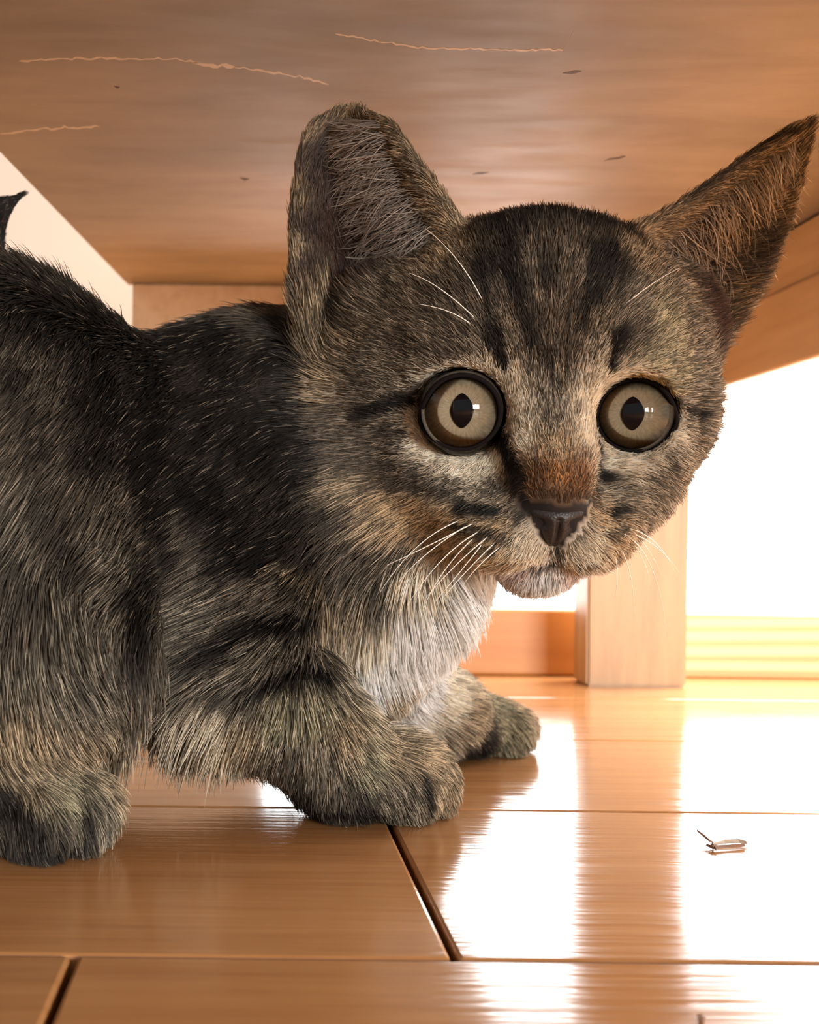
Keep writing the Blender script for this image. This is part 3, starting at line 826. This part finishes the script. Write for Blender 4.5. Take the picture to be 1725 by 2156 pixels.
# coat colours (x, y, colour): eye-level samples of the coat itself
K = (0.016, 0.013, 0.012); DK = (0.040, 0.033, 0.028); BR = (0.20, 0.16, 0.12); GB = (0.31, 0.26, 0.195); TN = (0.48, 0.37, 0.245)
WT = (0.60, 0.44, 0.27); CR = (0.80, 0.70, 0.55); WH_ = (0.92, 0.90, 0.85); OR = (0.26, 0.125, 0.05); EI = (0.115, 0.08, 0.07); PK = (0.74, 0.62, 0.56); OL = (0.42, 0.37, 0.25)
EJ = (0.21, 0.18, 0.155)
CD = [
 (40,560,K),(200,650,K),(400,670,K),(560,640,K),(590,760,K),(80,680,DK),(250,740,DK),(430,730,K),(60,820,BR),(180,850,DK),(330,850,DK),(480,820,DK),(590,880,K),
 (60,950,BR),(180,980,DK),(300,960,K),(420,960,DK),(540,960,K),(620,1000,DK),(40,1080,GB),(130,1060,BR),(230,1060,BR),(310,1090,DK),(400,1060,K),(500,1090,DK),(600,1090,DK),(680,1100,DK),
 (40,1180,GB),(130,1180,BR),(230,1200,GB),(290,1220,DK),(360,1200,BR),(470,1190,K),(570,1150,DK),(640,1180,DK),(700,1210,BR),
 (40,1320,BR),(140,1320,GB),(220,1330,GB),(270,1330,DK),(340,1330,GB),(430,1290,GB),(40,1440,GB),(140,1450,GB),(220,1460,GB),(280,1450,BR),(350,1400,GB),
 (60,1560,TN),(160,1600,TN),(220,1650,TN),(60,1660,TN),(150,1690,OL),(200,1720,GB),(60,1760,GB),(20,1700,DK),(120,1770,BR),
 (300,1510,CR),(380,1540,CR),(450,1520,CR),(500,1540,TN),
 (500,1260,BR),(600,1250,BR),(660,1300,TN),(420,1380,BR),(500,1420,GB),(600,1400,BR),(660,1420,GB),(500,1480,GB),(580,1520,OL),(660,1520,OL),(600,1600,BR),(680,1600,GB),(720,1560,TN),
 (640,1680,K),(720,1690,BR),(780,1620,OL),(840,1590,TN),(920,1600,TN),(950,1650,TN),(840,1680,GB),(760,1700,DK),
 (720,1300,TN),(700,1400,TN),(760,1350,CR),(780,1260,GB),(850,1240,CR),(920,1230,CR),(960,1260,WH_),(880,1330,WH_),(800,1400,WH_),(860,1400,WH_),(760,1440,WH_),(820,1460,TN),(900,1450,WH_),
 (960,1470,CR),(1050,1450,CR),(1110,1500,TN),(1000,1510,TN),(1060,1530,OL),(1020,1570,DK),
 (760,1180,BR),(840,1180,GB),(900,1190,CR),(700,1160,BR),
 (660,700,TN),(650,820,TN),(680,900,BR),(640,960,DK),(700,960,BR),(760,940,BR),(700,1030,TN),(800,1060,WT),(870,1080,WT),(930,1100,WT),(760,1120,TN),(840,1130,WT),(900,1150,TN),(700,1110,BR),
 (820,1000,BR),(880,1000,BR),(950,1020,GB),(820,920,BR),(760,820,BR),(800,770,GB),(880,770,GB),(850,720,BR),(940,720,BR),(900,680,GB),(980,660,BR),(930,620,BR),
 (985,985,CR),(900,950,CR),(870,900,CR),(1040,975,TN),(1040,1030,BR),(1080,1090,BR),(1050,1110,WT),(1100,1130,CR),(1130,1160,CR),(1020,1160,WT),(980,1150,WT),(1060,1180,WT),(1090,1165,CR),(1140,1230,WH_),(1100,1215,PK),(1195,1220,PK),(1120,1240,WH_),(1165,1238,WH_),(1080,1205,PK),
 (1240,1150,CR),(1230,1180,CR),(1290,1130,WT),(1310,1100,TN),(1270,1100,WT),(1260,1130,CR),(1320,1040,GB),(1380,1020,GB),(1420,980,GB),(1340,985,CR),(1290,965,CR),(1400,940,CR),(1430,900,CR),(1460,940,GB),(1500,900,GB),(1480,830,GB),(1430,800,OL),
 (1175,1048,(0.11,0.06,0.03)),(1140,1045,(0.10,0.055,0.03)),(1210,1045,(0.10,0.055,0.03)),(1175,1000,(0.42,0.20,0.07)),(1130,1010,OR),(1215,1010,OR),(1165,930,TN),(1165,880,GB),(1160,800,GB),(1090,850,CR),(1100,900,CR),(1245,830,CR),(1235,900,CR),(1060,800,CR),(1290,790,CR),
 (1130,720,BR),(1180,740,BR),(1140,650,BR),(1190,660,BR),(1150,580,DK),(1090,560,BR),(1200,560,BR),(1060,480,K),(1150,460,K),(1250,480,K),(1010,480,K),(1310,500,K),(1290,560,DK),(1040,560,DK),
 (1350,780,OL),(1390,740,OL),(1340,700,BR),(1400,660,OL),(1470,720,GB),(1340,620,GB),(1350,540,TN),(1410,600,GB),(1510,780,GB),
 # ears
 (960,470,TN),(920,410,TN),(880,330,TN),(830,260,TN),(740,240,TN),(652,270,TN),(626,400,TN),(616,520,TN),(655,380,EI),(650,480,EI),(668,310,EI),(648,560,EI),(930,530,TN),
 (850,480,EI),(800,400,EI),(760,320,EI),(700,400,EI),(700,500,(0.12,0.065,0.05)),(720,580,(0.08,0.04,0.035)),(780,560,EI),(690,320,EI),(860,560,GB),(820,620,GB),(670,600,TN),(700,660,DK),(650,650,TN),
 (1370,480,TN),(1450,425,TN),(1560,340,TN),(1650,290,TN),(1400,540,GB),(1480,500,EJ),(1560,430,EJ),(1620,380,EJ),(1540,540,EJ),(1500,600,EJ),(1560,600,TN),(1610,500,EJ),(1580,540,EJ),(1640,420,TN),(1510,640,(0.09,0.05,0.04)),(1550,690,TN),(1680,310,TN),
]
# markings and painted crease lines: colour, half width in px, strength, polyline
SD = [
 (K,13,1,[(1045,690),(1048,735),(1058,768)]),(K,11,1,[(1030,690),(1028,720)]),(K,12,1,[(1300,700),(1296,735),(1290,765)]),(K,10,.9,[(1318,690),(1312,720)]),
 (K,10,.9,[(1065,560),(1080,610),(1100,655),(1112,690),(1118,720)]),(K,15,.9,[(1075,500),(1085,560),(1095,620)]),(K,10,.9,[(1245,520),(1240,590),(1230,650),(1226,690)]),(K,15,.9,[(1280,520),(1270,580),(1255,625)]),
 (K,6,.75,[(1160,740),(1163,780),(1166,810)]),(K,6,.7,[(1130,640),(1140,720),(1146,770)]),(K,6,.7,[(1200,640),(1196,720),(1190,770)]),(K,9,.8,[(1010,560),(1025,620),(1030,660)]),(K,9,.8,[(1310,560),(1300,620)]),
 (K,24,.95,[(1000,470),(1080,450),(1160,445),(1240,460),(1310,490)]),
 (GB,7,.8,[(1110,520),(1125,580),(1135,640)]),(GB,7,.8,[(1190,520),(1190,580),(1185,640)]),(GB,6,.7,[(1225,540),(1220,600)]),
 (K,14,1,[(760,868),(800,858),(850,838),(880,830)]),(K,10,.8,[(740,880),(760,872)]),(DK,11,.7,[(800,905),(840,905),(870,912)]),
 (K,10,1,[(1425,845),(1450,858),(1480,872)]),
 (K,22,1,[(1056,925),(1070,955),(1082,985),(1090,1010)]),(K,17,1,[(1254,935),(1264,970),(1278,1005)]),(DK,13,.8,[(1085,1010),(1095,1050),(1100,1085)]),(DK,8,.7,[(1252,1010),(1254,1060)]),
 (K,13,1,[(968,1072),(1000,1076),(1040,1080)]),(K,9,.9,[(965,1108),(1000,1118),(1030,1128)]),(K,7,.8,[(1045,1130),(1065,1140)]),(DK,7,.7,[(1000,1150),(1040,1158)]),
 (K,11,1,[(1290,1084),(1318,1076)]),(K,7,.8,[(1285,1128),(1320,1116)]),
 (K,7,.9,[(1180,1155),(1178,1180)]),(DK,5,.8,[(1175,1182),(1140,1195),(1100,1190)]),(DK,5,.8,[(1182,1182),(1215,1195),(1255,1185)]),  # mouth crease: its shade painted as dark strokes over the shallow groove
 (CR,14,.95,[(1072,800),(1090,850),(1104,900),(1108,925)]),(CR,12,.95,[(1262,800),(1246,850),(1238,900)]),
 (CR,19,1,[(862,890),(882,935),(930,970),(985,985),(1035,975)]),(CR,18,1,[(1285,975),(1335,985),(1390,962),(1425,910),(1430,870)]),(CR,11,.8,[(880,795),(930,772),(990,765),(1045,788)]),(CR,10,.8,[(1290,795),(1340,772),(1395,790)]),
 (DK,9,.6,[(760,1030),(830,1020),(900,1030),(960,1050)]),(DK,8,.5,[(700,1000),(760,985),(830,975)]),
 # body stripes, plus dark lines between toes and along paw bottoms
 (K,30,.9,[(575,690),(590,800),(590,900),(600,1010)]),(K,34,.7,[(480,720),(470,830),(500,960)]),(K,30,.7,[(330,720),(320,860),(300,960)]),
 (K,26,.9,[(270,1000),(330,1100),(350,1180)]),(K,22,.9,[(440,1030),(460,1110),(520,1170),(560,1190)]),(K,20,1,[(480,1185),(560,1195),(640,1240),(670,1262)]),
 (K,18,1,[(440,1380),(500,1330),(570,1315),(640,1310)]),(K,14,.9,[(390,1400),(440,1380)]),(K,14,1,[(520,1460),(590,1440),(640,1430),(680,1440)]),(K,11,.8,[(430,1460),(500,1470)]),
 (K,17,.8,[(255,1260),(262,1340),(268,1420)]),(DK,16,.7,[(70,1060),(120,1140),(150,1220)]),(DK,14,.6,[(0,1160),(60,1240),(100,1330)]),(K,20,.7,[(180,680),(210,800),(230,900)]),
 (DK,18,.7,[(20,800),(60,900),(80,960)]),(K,20,.7,[(540,860),(560,960),(600,1020)]),(K,18,.7,[(400,860),(420,940)]),
 (TN,9,.8,[(560,1200),(620,1225),(670,1255)]),(BR,12,.7,[(360,1110),(400,1180)]),
 (DK,9,.9,[(830,1500),(860,1475),(895,1440)]),(K,8,1,[(893,1640),(902,1680),(905,1705)]),(K,16,.9,[(620,1690),(700,1705),(790,1715)]),(K,12,.8,[(640,1650),(660,1690)]),
 (K,20,.9,[(0,1680),(40,1720),(80,1760)]),(K,8,.9,[(185,1705),(190,1750),(180,1785)]),(K,16,.9,[(0,1785),(80,1795),(150,1795)]),(K,8,.8,[(985,1575),(1040,1578)]),(K,6,.7,[(1035,1530),(1040,1560)]),
 (K,6,1,[(655,240),(700,220),(760,216),(800,235)]),(K,5,.9,[(1460,415),(1540,355),(1620,295),(1700,262)]),
]
def hits(lst):
    return [(h, a) for h, a in ((hit(a[0], a[1]), a) for a in lst) if h is not None]
def resolve_dirs():
    P, D, L, F = [], [], [], []
    for x, y, ex, ey, ln, lf in GD:
        a = hit(x, y)
        if a is None: continue
        b = hit(ex, ey)
        if b is None or (b - a).length > 0.02: b = PX(ex, ey, a.y)
        d = b - a
        if d.length < 1e-6: continue
        P.append(a); D.append(d.normalized()); L.append(ln); F.append(lf)
    return np.array(P) * 1000, np.array(D), np.array(L, float), np.array(F, float)
gP, gD, gL, gF = resolve_dirs()
def extra(p, d, L, F):
    global gP, gD, gL, gF
    gP = np.vstack([gP, [mm(p)]]); gD = np.vstack([gD, [list(Vector(d).normalized())]]); gL = np.append(gL, L); gF = np.append(gF, F)
# the far side and the parts out of frame
for p, d, L, F in [(PX(-250, 800, .20), (-1, 0, -.3), 9, .35), (PX(-250, 1200, .19), (-.6, 0, -1), 9, .35), (PX(300, 1000, .262), (-1, 0, -.5), 9, .35),
                   (PX(-200, 1000, .25), (-1, 0, -.5), 9, .35), (HD(0, 31, -28), (0, .5, .9), 6.5, 1.0), (HD(14, 30, -28), (0, .5, .9), 6.5, 1.0), (HD(-14, 30, -28), (0, .5, .9), 6.5, 1.0), (HD(0, 20, -52), (-.4, .9, -.2), 7, .4), (HD(34, 5, -30), (.2, 1, 0), 6, .4), (PX(600, 1300, .262), (0, 0, -1), 9, .35), (PX(-75, 620, .227), (.1, 0, 1), 5, .35), (PX(-50, 550, .230), (.1, 0, 1), 3.5, .3), (PX(-36, 500, .232), (.3, 0, 1), 2.6, .25), (PX(-20, 465, .236), (.5, 0, .8), 2.0, .2), (PX(0, 440, .2375), (.8, 0, .6), 2.0, .2), (PX(48, 408, .239), (.9, 0, .5), 2.2, .2), (PX(-36, 500, .240), (.3, 0, 1), 2.6, .25)]:
    extra(p, d, L, F)
cP = []; cC = []
for h, a in hits(CD): cP.append(mm(h)); cC.append(a[2])
for p, c in [(PX(-250, 600, .21), K), (PX(-250, 900, .19), BR), (PX(-250, 1300, .19), GB), (PX(300, 1000, .262), DK), (PX(0, 1000, .26), BR), (HD(0, 20, -52), K), (HD(-30, 10, -40), DK), (HD(34, 0, -40), BR), (PX(600, 1300, .262), GB), (PX(-120, 500, .23), K), (PX(-20, 420, .235), K), (PX(-200, 620, .226), K), (PX(30, 396, .24), K),
             (PX(400, 1560, .235), CR), (PX(200, 1500, .235), CR), (PX(700, 1480, .235), CR)]:
    cP.append(mm(p)); cC.append(c)
cP = np.array(cP); cC = np.array(cC, float)

def idw(P, N_, G, vals, power=3.0, eps=2.0):
    out = np.zeros((len(P), vals.shape[1]))
    for i in range(0, len(P), 6000):
        d2 = ((P[i:i + 6000, None, :] - G[None]) ** 2).sum(2) + eps
        w = d2 ** (-power / 2 - 0.5)
        w /= w.sum(1)[:, None]
        out[i:i + 6000] = w @ vals
    return out
# per-vertex fields
vdir = idw(BV, None, gP, gD, 3.0, 8.0)
vlen = idw(BV, None, gP, np.stack([gL, gF], 1), 3.0, 8.0)
on_head = np.linalg.norm((BV - mm(HD(0, 2, -14))) / 1.0, axis=1)
short = 0.72 + 0.28 * np.clip((on_head - 34) / 10, 0, 1)
vlen[:, 0] *= short * 0.93
vt_ = vdir - BN * (vdir * BN).sum(1)[:, None]; vt_ /= np.linalg.norm(vt_, axis=1)[:, None] + 1e-9
EV = BV + vt_ * (vlen[:, :1] * 0.5)
vcol = idw(EV, None, cP, cC, 3.0, 3.0)
vmark = np.zeros(len(BV))
def near(P, Q):
    """distance to the nearest of the points Q, only where it can matter"""
    out = np.full(len(P), 1e3)
    lo, hi = Q.min(0) - 12, Q.max(0) + 12
    m = np.where(((P > lo) & (P < hi)).all(1))[0]
    for i in range(0, len(m), 20000):
        j = m[i:i + 20000]
        out[j] = np.sqrt(((P[j][:, None, :] - Q[None]) ** 2).sum(2).min(1))
    return out
wob = (np.sin(BV[:, 0] * 1.9 + BV[:, 2] * 1.3) + np.sin(BV[:, 2] * 2.3 - BV[:, 0] * 0.9 + BV[:, 1])) * 0.25
for col, hw, stg, poly in SD:
    Q = []
    for a, b in zip(poly[:-1], poly[1:]):
        n = max(2, int(math.hypot(b[0] - a[0], b[1] - a[1]) / 6))
        for i in range(n + 1):
            h = hit(a[0] + (b[0] - a[0]) * i / n, a[1] + (b[1] - a[1]) * i / n)
            if h is not None: Q.append(mm(h))
    if not Q: continue
    Q = np.array(Q)
    w_mm = hw * 0.195 / FPX * 1000 * (1.2 if poly[0][0] > 680 and poly[0][1] < 1230 else 1.4)
    d = near(EV, Q) + wob * w_mm * 0.35
    m = np.clip((w_mm * 1.35 - d) / (w_mm * 0.7), 0, 1); m = m * m * (3 - 2 * m) * stg
    vcol = vcol * (1 - m[:, None]) + np.array(col) * m[:, None]
    vmark = np.maximum(vmark, m if sum(col) < 0.3 else 0)
# the body is a shade darker and cooler than the face; bellies and bibs stay pale
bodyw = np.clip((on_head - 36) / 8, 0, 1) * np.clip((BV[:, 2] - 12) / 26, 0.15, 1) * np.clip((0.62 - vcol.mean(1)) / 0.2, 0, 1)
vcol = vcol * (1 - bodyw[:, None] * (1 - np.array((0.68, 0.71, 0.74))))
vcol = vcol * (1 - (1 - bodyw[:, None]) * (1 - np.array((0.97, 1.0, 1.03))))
# no hair on the eyes, lids and nose
vdens = np.ones(len(BV))
for ctr, axis, gz, s in EYES:
    rel = BV - mm(ctr); ax = np.array(axis)
    h = rel @ ax; rad = np.linalg.norm(rel - h[:, None] * ax, axis=1)
    inn = (np.linalg.norm(rel, axis=1) < 14)
    vdens[(rad < 6.75) & inn] = 0
    rim = np.clip(1 - (rad - 6.6) / 0.5, 0, 1) * inn
    vcol = vcol * (1 - rim[:, None]) + np.array((0.02, 0.015, 0.012)) * rim[:, None]
    close = np.clip((rad - 7.5) / 5.0, 0.28, 1) ; vlen[:, 0] = np.where(inn, np.minimum(vlen[:, 0], 4.5 * close + 0.3), vlen[:, 0])
    # hair around the eye lies away from it
    out = (rel - h[:, None] * ax) / (rad[:, None] + 1e-6)
    wgt = (np.clip(1 - (rad - 7) / 4.5, 0, 1) * inn)[:, None]
    vdir = vdir * (1 - 0.75 * wgt) + out * 0.75 * wgt
nr = BV - mm(HM)
nu = nr @ np.array(HU); nf = nr @ np.array(HF); nrr = nr @ np.array(HR)
nose_m = (np.abs(nrr) < 6.3 - np.clip(-13 - nu, 0, 8) * 0.62) & (nu < -12.7) & (nu > -20.5) & (nf > 8)
vdens[nose_m] = 0
vcol[nose_m] = (0.02, 0.014, 0.012)

# paint the skin with a darker version of the coat
ca = body_me.color_attributes.new('coat', 'FLOAT_COLOR', 'POINT')
ca.data.foreach_set('color', np.concatenate([np.clip(vcol * 0.55, 0, 1), np.ones((len(BV), 1))], 1).astype(np.float32).ravel())
ntb = M_skin.node_tree
an = ntb.nodes.new('ShaderNodeAttribute'); an.attribute_name = 'coat'
ntb.links.new(an.outputs['Color'], ntb.nodes['Principled BSDF'].inputs['Base Color'])

def make_fur(name, count, seed, lscale=1.0, rad=0.000084, guard=False):
    r = np.random.default_rng(seed)
    T = np.concatenate([BQ[:, [0, 1, 2]], BQ[:, [0, 2, 3]]])
    a, b, c = BV[T[:, 0]], BV[T[:, 1]], BV[T[:, 2]]
    area = 0.5 * np.linalg.norm(np.cross(b - a, c - a), axis=1)
    ctr = (a + b + c) / 3
    n = BN[T].mean(1)
    # the side turned away from the room carries fewer, thicker hairs
    tocam = -(ctr - np.array([0, 0, CAMH * 1000])); tocam /= np.linalg.norm(tocam, axis=1)[:, None]
    face = (n * tocam).sum(1)
    wv = np.where(face > -0.35, 1.0, 0.22) * np.where(ctr[:, 0] < -62, 0.15, 1.0)
    ln = vlen[T][:, :, 0].mean(1)
    w = area * vdens[T].min(1) * wv * np.clip(7.0 / ln, 0.75, 2.6)
    w[ctr[:, 2] < 0.6] = 0
    p = w / w.sum()
    ti = r.choice(len(T), count, p=p)
    u = r.random((count, 2)); fl_ = u.sum(1) > 1; u[fl_] = 1 - u[fl_]
    wb = np.stack([1 - u.sum(1), u[:, 0], u[:, 1]], 1)
    tri = T[ti]
    itp = lambda A: (A[tri] * wb[:, :, None]).sum(1)
    P = itp(BV); Nn = itp(BN); Nn /= np.linalg.norm(Nn, axis=1)[:, None]
    D = itp(vdir); LF = itp(vlen); col = itp(vcol); mk = (vmark[tri] * wb).sum(1)
    D = D - Nn * (D * Nn).sum(1)[:, None]
    D /= np.linalg.norm(D, axis=1)[:, None] + 1e-9
    D += r.normal(0, 0.16, D.shape)
    L = LF[:, 0] * lscale * np.where(r.random(count) < 0.12, r.uniform(1.1, 1.5, count), r.uniform(0.5, 1.12, count))
    lift = LF[:, 1] * r.uniform(0.7, 1.5, count)
    d0 = D + Nn * (lift * 1.5)[:, None]; d0 /= np.linalg.norm(d0, axis=1)[:, None]
    d1 = D + Nn * (lift * 0.55)[:, None] + np.array([0, 0, -0.10]); d1 /= np.linalg.norm(d1, axis=1)[:, None]
    t = np.linspace(0, 1, 5)
    pts = P[:, None, :] + L[:, None, None] * (d0[:, None, :] * (t - 0.5 * t * t)[None, :, None] + d1[:, None, :] * (0.5 * t * t)[None, :, None])
    # clumps
    for cell, amt in ((2.4, 0.42), (1.1, 0.30)):
        key = np.floor(P / cell + r.normal(0, 0.18, P.shape)).astype(np.int64)
        kk = (key[:, 0] * 73856093) ^ (key[:, 1] * 19349663) ^ (key[:, 2] * 83492791)
        _, inv = np.unique(kk, return_inverse=True)
        m = inv.max() + 1
        cnt = np.bincount(inv, minlength=m)
        mean = np.stack([np.bincount(inv, pts[:, -1, i], minlength=m) / cnt for i in range(3)], 1)
        rm = np.stack([np.bincount(inv, P[:, i], minlength=m) / cnt for i in range(3)], 1)
        shift = (mean - rm)[inv] + rm[inv] - pts[:, -1]
        pts += shift[:, None, :] * (amt * t ** 1.4)[None, :, None]
        g = r.normal(0, 0.13 if cell > 2 else 0.10, m)[inv]
        col = col * np.exp(g)[:, None]
    # ticked hairs: dark root, pale band, dark or pale tip
    col = col * np.exp(r.normal(0, 0.22, count))[:, None]
    col = col ** 1.12 * 0.95
    lum = col.mean(1)
    bi = np.where(r.random(count) < 0.55, 0.42, 1.55)
    midw = np.clip((lum - 0.03) / 0.08, 0, 1) * np.clip((0.55 - lum) / 0.25, 0, 1)
    col = col * (1 + midw * (bi - 1))[:, None]
    tick = np.clip((lum - 0.05) / 0.12, 0, 1) * np.clip((0.5 - lum) / 0.2, 0, 1)
    tipd = np.where(r.random(count) < 0.42, 0.30, 1.28)
    light = r.random(count) < np.where(np.linalg.norm(P - mm(HD(0, 2, -14)), axis=1) < 40, 0.05, 0.075)
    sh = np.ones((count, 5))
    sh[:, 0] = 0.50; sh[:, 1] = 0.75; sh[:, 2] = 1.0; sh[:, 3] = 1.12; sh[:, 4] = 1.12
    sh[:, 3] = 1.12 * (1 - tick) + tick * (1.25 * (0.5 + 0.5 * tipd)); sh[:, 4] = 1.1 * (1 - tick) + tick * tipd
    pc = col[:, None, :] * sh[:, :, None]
    # scattered pale hairs through the black
    pk = light & (lum < 0.10)
    pc[pk, 3:, :] = np.array((0.20, 0.165, 0.125)) * r.uniform(0.6, 1.4, (pk.sum(), 1, 1))
    pc = np.clip(pc, 0.003, 0.95)
    rs = rad * np.clip(L / 7.0, 0.62, 1.15) * r.uniform(0.75, 1.25, count)
    # long loose hairs growing from the front edge of each ear across its hollow
    for key, n2 in (('a', 1300), ('b', 1500)):
        I, O = EARS[key]
        I = np.array([list(v) for v in I]) * 1000; O = np.array([list(v) for v in O]) * 1000
        tt = r.uniform(0.02, 0.80, n2) ** 0.9; ss = r.uniform(0.10, 0.42 if key == 'a' else 0.75, n2)
        ix = np.clip((tt * (len(I) - 1)).astype(int), 0, len(I) - 2)
        a_, b_ = I[ix], O[ix]; up_ = I[ix + 1] - I[ix]; up_ /= np.linalg.norm(up_, axis=1)[:, None]
        ac = b_ - a_; wd_ = np.linalg.norm(ac, axis=1)[:, None]; ac = ac / wd_
        dpv = (14 if key == 'a' else 4.0) * (1 - tt) ** 0.55 * np.sin(np.pi * ss ** (1.25 if key == 'a' else 0.8))
        p0 = a_ + ac * wd_ * ss[:, None] - np.array(HF) * (dpv - 1.2)[:, None]
        l2 = np.minimum(wd_[:, 0] * 0.55, r.uniform(5, 11, n2))
        dd = ac + up_ * r.normal(0.10, 0.20, (n2, 1)) + np.array(HF) * r.uniform(0.15, 0.55, (n2, 1)) + r.normal(0, 0.08, (n2, 3))
        dd /= np.linalg.norm(dd, axis=1)[:, None]
        bend = -np.array(HF) * 0.35 + up_ * r.normal(-0.12, 0.20, (n2, 1))
        q = p0[:, None, :] + l2[:, None, None] * (dd[:, None, :] * t[None, :, None] + bend[:, None, :] * (t * t)[None, :, None])
        cc = np.array((0.28, 0.235, 0.20) if key == 'a' else (0.42, 0.375, 0.33)) * np.exp(r.normal(-0.1, 0.45, (n2, 1)))
        pts = np.concatenate([pts, q]); pc = np.concatenate([pc, np.clip(cc[:, None, :] * np.array([.55, .8, 1, 1.1, 1.15])[None, :, None], .003, .95)])
        rs = np.concatenate([rs, rad * r.uniform(0.7, 1.1, n2)]); count += n2
    pts[:, :, 2] = np.maximum(pts[:, :, 2], 0.25)
    cv = bpy.data.hair_curves.new(name)
    cv.add_curves([5] * count)
    cv.attributes['position'].data.foreach_set('vector', (pts * 0.001).astype(np.float32).ravel())
    ra = cv.attributes.new('radius', 'FLOAT', 'POINT') if 'radius' not in cv.attributes else cv.attributes['radius']
    prof = np.array([1.0, 1.0, 0.9, 0.65, 0.14])
    ra.data.foreach_set('value', (rs[:, None] * prof[None]).astype(np.float32).ravel())
    co = cv.attributes.new('fur_colour', 'FLOAT_COLOR', 'POINT')
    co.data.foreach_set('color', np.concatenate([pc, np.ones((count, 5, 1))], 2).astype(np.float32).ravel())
    return cv
m_f = bpy.data.materials.new('kitten_fur'); m_f.use_nodes = True
ntf = m_f.node_tree; ntf.nodes.clear()
out = ntf.nodes.new('ShaderNodeOutputMaterial')
at_ = ntf.nodes.new('ShaderNodeAttribute'); at_.attribute_name = 'fur_colour'
df = ntf.nodes.new('ShaderNodeBsdfDiffuse'); tl = ntf.nodes.new('ShaderNodeBsdfTranslucent')
hr = ntf.nodes.new('ShaderNodeBsdfHair'); hr.component = 'Reflection'
hr.inputs['RoughnessU'].default_value = 0.28; hr.inputs['RoughnessV'].default_value = 0.6; hr.inputs['Offset'].default_value = 0.05
m1_ = ntf.nodes.new('ShaderNodeMixShader'); m1_.inputs[0].default_value = 0.30
m2_ = ntf.nodes.new('ShaderNodeMixShader'); m2_.inputs[0].default_value = 0.035
ntf.links.new(at_.outputs['Color'], df.inputs[0]); ntf.links.new(at_.outputs['Color'], tl.inputs[0])
hr.inputs['Color'].default_value = (0.55, 0.52, 0.48, 1)
ntf.links.new(df.outputs[0], m1_.inputs[1]); ntf.links.new(tl.outputs[0], m1_.inputs[2])
ntf.links.new(m1_.outputs[0], m2_.inputs[1]); ntf.links.new(hr.outputs[0], m2_.inputs[2])
ntf.links.new(m2_.outputs[0], out.inputs[0])
cv = make_fur('fur', FURN, 3)
cv.materials.append(m_f)
fo = bpy.data.objects.new('fur', cv); C.objects.link(fo)
fo.parent = kit; fo.matrix_parent_inverse = Matrix.Translation(-KB)
fo['kind'] = 'stuff'
